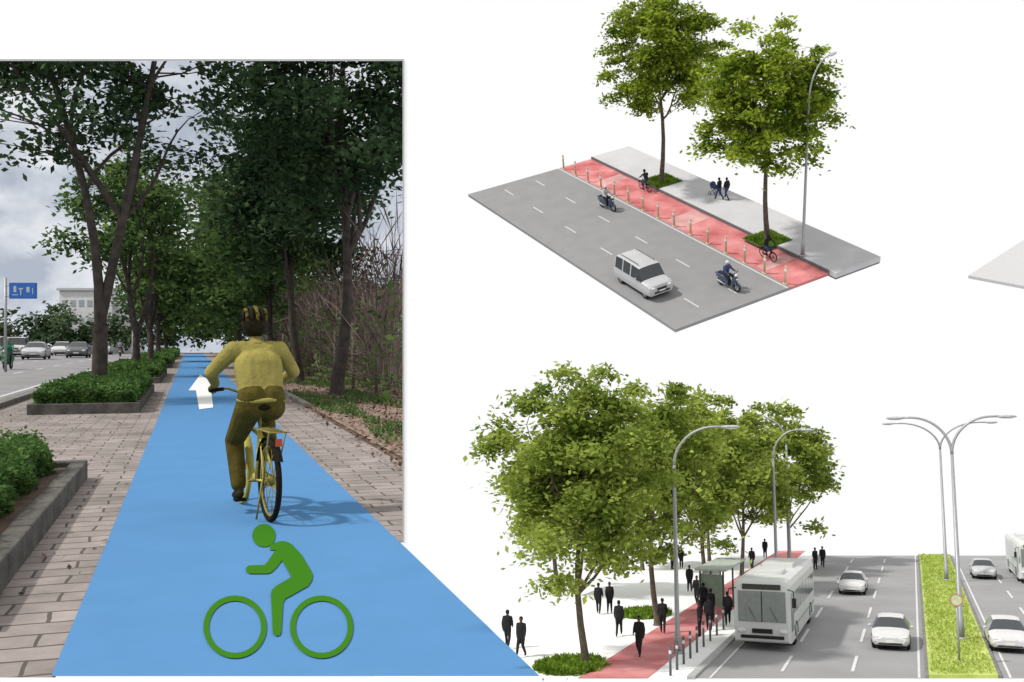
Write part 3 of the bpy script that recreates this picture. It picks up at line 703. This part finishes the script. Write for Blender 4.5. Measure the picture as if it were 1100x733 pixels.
# ---- cyclist
MC=Matrix.Translation((-2.25,8.95,.006))@Matrix.Rotation(math.radians(27),4,'Z')
shirt=mat('yellow_shirt',(.25,.215,.06),.95,.16,7,bump=.35,spec=.1); pants=mat('olive_trousers',(.075,.060,.012),.95,.25,9,bump=.4,spec=.1)
byl=mat('bike_yellow',(.44,.38,.07),.6,.1,5)
bk=bicycle('bicycle',MC,byl,mat('bike_tyre',(.012,.011,.008),.95,spec=.1),mat('bike_steel',(.20,.17,.04),.6),front=byl)
helmm=mat('dark_helmet',(.012,.010,.004),.8,.5,22,spec=.1)
cy=person('cyclist',MC,jride(),[shirt,pants,mat('skin_warm',(.16,.12,.03),.6),mat('dark_shoe',(.02,.018,.008),.8,spec=.1),helmm],.0085,1.2,curl=1.2,helmet=True,leg=1.1)
hb=MB(); hc=V(0,-.005,1.66)
for k in(-3,-2,-1,0,1,2,3):
    pts=[]
    for i in range(13):
        a=math.pi*(.02+.96*i/12); w=.108*math.sin(k*.42); rr_=math.cos(k*.42)
        pts.append(hc+V(w,math.cos(a)*.130*rr_,max(-.02,math.sin(a)*.130*(.45+.55*rr_))))
    hb.tube(pts,[.008]+[.0165]*11+[.008],0 if k%2 else 1,8)
hb.tube([hc+V(-.1,.08,.02),hc+V(-.05,.16,.025),hc+V(.05,.16,.025),hc+V(.1,.08,.02)],.012,0,8)
ho=hb.build('helmet_shell',Matrix.Identity(4),[mat('helmet_dark',(.010,.009,.005),.8,spec=.1),mat('helmet_rib',(.035,.028,.008),.8,.8,34,spec=.1,col2=(.09,.075,.015))]); ho.parent=cy; ho.matrix_parent_inverse=Matrix.Identity(4)
jb=MB(); jb.torus((0,-.245,.985),(0,0,1),.150,.020,0,36,8); 
jb.v=[(x*1.24,(y+.245)*.94-.245,z+.012*math.sin(9*x+14*y)) for x,y,z in jb.v]
jb.torus((0,-.05,1.475),(0,0,1),.062,.022,0,20,8)
jo=jb.build('jacket_trim',Matrix.Identity(4),[shirt]); jo.parent=cy; jo.matrix_parent_inverse=Matrix.Identity(4)

# ---- white board with picture opening and its thin frame
D=4.5
def bp_(px,py): return ((px-CX)/FP*D,CAMZ+(CY-py)/FP*D)
def bslab(b,x0,y0,x1,y1,yy0,yy1,m=0):
    p=bp_(x0,y1);q=bp_(x1,y0); b.box(((p[0]+q[0])/2,(yy0+yy1)/2,(p[1]+q[1])/2),(q[0]-p[0],yy1-yy0,q[1]-p[1]),m)
boardm=mat('white_board',(.94,.94,.94),.95,.0,1,spec=.0)
b=MB(); bslab(b,-60,-110,492,65,D,D+.01); bslab(b,433,65,492,585,D,D+.01); b.build('white_board',Matrix.Identity(4),[boardm])
b=MB(); bslab(b,-60,64,434,65.4,D-.006,D-.001); bslab(b,432.6,65.4,434,583,D-.006,D-.001); b.build('picture_frame',Matrix.Identity(4),[mat('frame_grey',(.36,.36,.37),.7)])

# ================================================================= MODEL STREET A (tilted axonometric model)
def tiltaxes(yawdeg,tdeg):
    yw=math.radians(yawdeg); t=math.radians(tdeg)
    n=V(-math.sin(t)*math.sin(yw),-math.sin(t)*math.cos(yw),math.cos(t)); r=V(math.cos(yw),-math.sin(yw),0)
    return r,n.cross(r),n
SA=.25
rt,bkv,nA=tiltaxes(11.8,30); aa=math.radians(52)
u=rt*math.cos(aa)-bkv*math.sin(aa); v=rt*math.sin(aa)+bkv*math.cos(aa)
OA=CAM+ray(712,247)*(73.3*SA)
MA=frame(OA,-v,u,nA,SA)
ya,yb=-16.2,12.4; ym=(ya+yb)/2; yl=yb-ya
asA=mat('model_asphalt',(.225,.225,.23),.9,.05,.8,spec=.1)
b=MB(); b.box((3.43,ym,-.10),(8.74,yl,.20),0); b.build('road',MA,[asA])
redA=mat('red_lane_model',(.45,.11,.11),.9,.18,.5,spec=.1,col2=(.52,.22,.22))
b=MB(); b.box((-2.45,ym,-.095),(3.0,yl,.20),0); b.build('cycle_lane',MA,[redA])
pavA=mat('model_paving',(.44,.44,.45),.9,.05,.6,spec=.1); slabs=mat('model_edge',(.12,.12,.13),.9)
b=MB(); b.box((-5.93,ym+.3,.02),(3.74,yl+.6,.36),0); b.box((-5.93,ym+.3,-.22),(3.7,yl+.55,.12),1); b.build('pavement',MA,[pavA,slabs],.02)
b=MB(); b.box((-4.0,ym,.07),(.1,yl,.26),0); b.build('kerb',MA,[slabs])
b=MB()
for x in(2.1,5.0):
    for k in range(6): yk=ya+1.2+k*4.9; b.sheet([(x,yk,.006),(x+.10,yk,.006),(x+.10,yk+1.5,.006),(x,yk+1.5,.006)])
b.sheet([(-.75,ya,.006),(-.64,ya,.006),(-.64,yb,.006),(-.75,yb,.006)])
b.build('road_marking',MA,[mat('white_line_soft',(.48,.48,.48),.9,.05)])
b=MB()
for y0,w in((-1.5,2.2),(8.5,1.2),(-11.5,1.4)): b.sheet([(-3.8,y0,.01),(-1.2,y0+.3,.01),(-1.2,y0+w,.01),(-3.8,y0+w-.2,.01)])
b.build('lane_patch',MA,[mat('pale_patch',(.50,.27,.26),.9,.2,.8)])
bol=mat('bollard_yellow',(.56,.44,.30),.6); 
for k in range(15):
    b=MB(); b.tube([(0,0,0),(0,0,.06)],.15,0,12); b.tube([(0,0,.05),(0,0,1.2),(0,0,1.27)],[.075,.07,.04],0,10); b.tube([(0,0,.8),(0,0,1.05)],.08,1,10)
    b.build('bollard',T(MA,-.95,ya+.5+k*1.97),[bol,mat('reflective_band',(.6,.6,.6))])
def atA(px,py): return hit(MA,px,py)
for px,py,H,R,z0,sd,cs,nc in((711,197,14.8,3.95,5.8,31,(0,0),150),(824,260,14.2,4.2,5.7,32,(.35,.15),165)):
    p=atA(px,py)
    tree('tree',MA,(p.x,p.y,.2),H,R,z0,sd,nc,165,.33,bark_l,leaf_model,tr=.2,cr=.8,flat=.45,hole=.42,cshift=cs)
    rng=np.random.default_rng(sd); n=2500; q=rng.uniform(-1,1,(n,2)); q=q[(np.abs(q).max(1)<.95)]*1.15; P=np.stack([p.x+q[:,0],p.y+q[:,1],np.full(len(q),.2)],1)
    b=MB(); b.box((0,0,0),(2.4,2.4,.03),0); 
    b.v=[(x+p.x,y+p.y,z+.21) for x,y,z in b.v]
    Vt,Q,mi=combine(b,leafq(P,.2,.06,rng,0,((0,0,1.0),.6))); quadmesh('grass',MA,Vt,Q,mi,[mat('grass_base',(.05,.1,.02)),grassm])
p=atA(862,278); lamp('street_lamp',T(MA,p.x,p.y,.2,math.radians(200)),12.6,2.6,steel,r=.1)
p=atA(697,312); car('car',T(MA,p.x,p.y-.6,0,0),mat('car_silver_light',(.40,.40,.41),.35,.04,1,spec=.5),'suv')
navy=mat('navy_cloth',(.03,.05,.12)); whc=mat('white_cloth',(.42,.42,.42)); helm=mat('white_helmet',(.5,.5,.5),.3)
for px,py,c1 in((653,225,whc),(783,310,navy)):
    p=atA(px,py); Ms=T(MA,p.x,p.y,0,math.radians(6))@Matrix.Scale(1.15,4)
    scooter('motor_scooter',Ms,mat('scooter_dark',(.06,.08,.13),.4),tyre,steel); person('scooter_rider',Ms,jscoot(),[c1,blackc,skin,blackc,helm],.03,1.2,helmet=True)
for px,py,yw in((693,205,180),(825,279,0)):
    p=atA(px,py); Ms=T(MA,p.x,p.y,.006,math.radians(yw)); bicycle('bicycle',Ms,blackc,tyre,blackc,spokes=10); person('cyclist',Ms,jride(),[blackc,navy,blackc,blackc,blackc],.03,1.05,helmet=True)
for px,py,yw,j in((773,217,190,jwalk(1)),(781,217,185,jwalk(-1))):
    p=atA(px,py); person('pedestrian',T(MA,p.x,p.y,.2,math.radians(yw)),j,[blackc,navy,blackc,blackc,blackc],.03,1.1)
p=atA(768,212); b=MB()
for sx in(-.25,.25):
    for y in(-.3,.3): b.torus((sx,y,.14),(1,0,0),.12,.02,0,16,6)
    b.tube([V(sx,-.3,.14),V(sx,.25,.6)],.015,0,6); b.tube([V(sx,.3,.14),V(sx,-.2,.6),V(sx,-.5,1.0)],.015,0,6)
b.tube([V(-.25,-.5,1.0),V(.25,-.5,1.0)],.02,0,6); b.ell((0,.05,.65),(.24,.38,.18),1,14,8); b.ell((0,.2,.78),(.25,.22,.25),1,14,8)
b.build('pram',T(MA,p.x,p.y,.2,math.radians(190)),[tyre,navy])
r2,b2,n2=tiltaxes(25,27)
ac=math.radians(30); u2=r2*math.cos(ac)-b2*math.sin(ac); v2=r2*math.sin(ac)+b2*math.cos(ac)
MS=frame(CAM+ray(1040,296)*(73.3*SA),-v2,u2,n2,SA)
b=MB(); b.box((-7,9,-.12),(14,18,.24),0); b.build('pavement',MS,[mat('slab_grey',(.42,.42,.43),.9,.04)],.02)

# ================================================================= STREET MODEL B (lower right)
SB=4.2; hB=9*SB; kb=(500-CY)/FP
nB=V(0,kb,1).normalized(); yB=V((980-CX)/FP,1,-kb).normalized(); xB=yB.cross(nB)
OB=V(0,0,CAMZ-hB)
MBm=frame(OB,xB,yB,nB,SB)
def atB(px,py): return hit(MBm,px,py)
def kx(k,py): return 980+(k-980)*(py-500)/228
def bstrip(name,k0,k1,py0,py1,z,m,thick=0):
    P=[atB(kx(k0,py0),py0),atB(kx(k1,py0),py0),atB(kx(k1,py1),py1),atB(kx(k0,py1),py1)]
    b=MB()
    if thick: b.prism([(p.x,p.y) for p in P],z-thick,z)
    else: b.sheet([(p.x,p.y,z) for p in P])
    return b.build(name,MBm,[m])
whitep=mat('white_paving',(.80,.80,.80),.95,.02,.5,spec=0)
asB=mat('street_asphalt',(.27,.27,.275),.9,.08,.25,spec=.1,detail=8)
bstrip('pavement',400,739,729,597,.0,whitep)
bstrip('kerb',739,748,729,597,.10,mat('kerb_light',(.36,.36,.36),.9),.14)
bstrip('road',748,1800,729,597,.0,asB)
bstrip('cycle_lane',622,697,729,592,.02,mat('red_lane',(.52,.15,.16),.9,.12,.4,col2=(.54,.24,.24),spec=.1))
bstrip('median',998,1072,729,597,.15,mat('median_grass',(.34,.42,.09),.95,.12,.8,col2=(.42,.48,.14)),.15)
bstrip('kerb',994,998,729,597,.12,kerbm,.12); bstrip('kerb',1072,1076,729,597,.12,kerbm,.12)
b=MB()
def dash(k,w,py0,py1):
    P=[atB(kx(k,py0),py0),atB(kx(k+w,py0),py0),atB(kx(k+w,py1),py1),atB(kx(k,py1),py1)]; b.sheet([(p.x,p.y,.02) for p in P])
for k in(834,912):
    for y0,y1 in((722,705),(690,676),(664,653),(643,635),(627,621),(614,609),(605,601)): dash(k,4,y0,y1)
for k in(1150,1230):
    for y0,y1 in((722,705),(690,676),(664,653),(643,635),(627,621),(614,609)): dash(k,4,y0,y1)
dash(762,3,729,597); dash(986,3,729,597); dash(1084,3,729,597)
b.build('road_marking',MBm,[mat('white_line_model',(.55,.55,.55))])
rng=np.random.default_rng(77); P=[]
for i in range(9000):
    py=500+228*9/(9+rng.uniform(0,12)); p=atB(kx(rng.uniform(1001,1069),py),py); P.append((p.x,p.y,.15))
P=np.array(P); quadmesh('grass',MBm,leafq(P,.18,.08,rng,0,((0,0,.8),.7)),np.arange(len(P)*4).reshape(-1,4),np.zeros(len(P)),[grassmed])
for i,(px,py,H,R,z0,nc,nf,ls) in enumerate(((629,714,13.4,3.75,3.4,145,190,.31),(706,672,14.0,3.9,3.8,115,160,.35),(760,640,14.3,4.1,3.8,105,140,.40),(797,618,14.5,4.2,3.8,105,120,.46),(848,607,15.0,4.0,4.0,90,120,.48),(600,640,12.5,3.8,3.6,100,120,.42),(690,612,13.5,4.1,3.6,85,110,.48),(762,603,14,4.1,3.6,75,110,.52))):
    p=atB(px,py)
    tree('street_tree',MBm,(p.x,p.y,0),H,R,z0,60+i,nc,nf,ls,bark_l,leaf_street,tr=.18,cr=.9,flat=.5,hole=.5)
for px,py in((613,716),(693,660)):
    p=atB(px,py); rng=np.random.default_rng(px); n=3000; th=rng.uniform(0,6.28,n); rr_=np.sqrt(rng.uniform(0,1,n))*1.5
    P=np.stack([p.x+rr_*np.cos(th),p.y+rr_*np.sin(th)*1.5,np.full(n,.0)],1)
    quadmesh('grass',MBm,leafq(P,.3,.12,rng,0,((0,0,.9),.8)),np.arange(n*4).reshape(-1,4),np.zeros(n),[grassm])
p=atB(728,702); lamp('street_lamp',T(MBm,p.x,p.y),10.9,2.6,steel,dirx=1,r=.12)
p=atB(835,640); lamp('street_lamp',T(MBm,p.x,p.y),11.5,2.2,steel,dirx=1,r=.12)
p=atB(849,615); lamp('street_lamp',T(MBm,p.x,p.y),13,2.0,steel,dirx=-1,r=.13)
for px,py,H in((1033,690,11.4),(1017,626,12.2)):
    p=atB(px,py); lamp('street_lamp',T(MBm,p.x,p.y,.15),H,2.5 if py>650 else 3.6,steel,double=True,r=.13)
p=atB(817,700); bus('bus',T(MBm,p.x+.1,p.y+6.4,0,math.pi)@Matrix.Scale(1.08,4),mat('bus_white',(.54,.55,.535),.4,.03,.5))
for px,py,mm,yw in((957,700,wh,180),(915,640,wh,180),(1058,623,sv,180),(1086,703,wh,180)):
    p=atB(px,py); car('car',T(MBm,p.x,p.y+2.2,0,math.radians(yw)),mm,'sedan')
p=atB(1098,628); bus('bus',T(MBm,p.x+1.1,p.y+6,0,math.pi),mat('bus_white',(.5,.52,.5)))
p=atB(776,652); b=MB()
for x in(-.7,.7):
    for y in(-3.5,0,3.5): b.tube([(x,y,0),(x,y,2.6)],.06,0,8)
b.box((0,0,2.66),(1.9,8.0,.12),1); b.box((-.72,0,1.4),(.05,7.4,1.9),2); b.box((0,-3.55,1.4),(1.3,.05,1.9),2); b.box((-.4,0,.48),(.45,5.5,.07),1)
for y in(-2.5,0,2.5): b.tube([(-.4,y,0),(-.4,y,.45)],.05,0,6)
b.build('bus_shelter',T(MBm,p.x,p.y),[mat('shelter_post',(.10,.12,.11)),mat('shelter_roof',(.40,.44,.40),.5),mat('shelter_glass',(.20,.27,.21),.2)],.01)
for k in range(9):
    y=726-k*6.2; p=atB(kx(718,y),y); b=MB(); b.tube([(0,0,0),(0,0,1.2)],.055,0,8); b.ell((0,0,1.2),(.06,.06,.05),0,10,6); b.tube([(0,0,.9),(0,0,1.05)],.06,1,8)
    b.build('bollard',T(MBm,p.x,p.y),[mat('bollard_grey',(.10,.11,.12),.6),mat('reflective_band',(.6,.6,.6))])
p=atB(1031,716); b=MB(); b.tube([(0,0,0),(0,0,3.0)],.05,0,8); b.tube([(0,-.05,2.75),(0,-.08,2.75)],.28,1,28); b.tube([(0,-.081,2.75),(0,-.09,2.75)],.225,2,28)
b.build('traffic_sign',T(MBm,p.x,p.y,.15),[steel,mat('sign_red_pale',(.34,.18,.12),.6),mat('sign_face',(.42,.44,.28),.6)])
ppl=((545,697,1),(560,706,-1),(643,660,1),(655,659,0),(665,684,-1),(687,705,1),(712,681,1),(752,684,0),(762,678,1),(722,612,0),(732,611,1),(822,600,0),(756,660,-1),(808,612,1),(876,612,0),(884,610,1),(764,668,0),(749,650,1),(782,672,-1),(741,636,0))
for i,(px,py,ph) in enumerate(ppl):
    p=atB(px,py); person('pedestrian',T(MBm,p.x,p.y,.0,math.radians((i*67)%360 if ph==0 else (180 if i%2 else 10)))@Matrix.Scale(1.08,4),jwalk(ph) if ph else jstand(),[blackc,blackc,mat('skin_dark',(.1,.06,.05)),blackc,blackc],.035,1.12)

# ================================================================= LIGHT, WORLD, CAMERA
w=bpy.data.worlds.new('World'); scn.world=w; w.use_nodes=True
bg=w.node_tree.nodes['Background']; bg.inputs[0].default_value=(1,1,1,1); bg.inputs[1].default_value=1.0
sl=bpy.data.lights.new('sun','SUN'); sl.energy=3.5; sl.angle=math.radians(3.0); sl.color=(1,.97,.92)
so=bpy.data.objects.new('sun',sl); COL.objects.link(so)
so.rotation_euler=Vector((.62,.22,-.75)).to_track_quat('-Z','Y').to_euler()
cd=bpy.data.cameras.new('camera'); cd.sensor_width=36; cd.lens=36; cd.clip_start=.05; cd.clip_end=3000
co=bpy.data.objects.new('camera',cd); COL.objects.link(co); co.location=CAM; co.rotation_euler=(math.radians(90),0,0)
scn.camera=co
scn.view_settings.view_transform='Standard'; scn.view_settings.look='None'; scn.view_settings.exposure=0
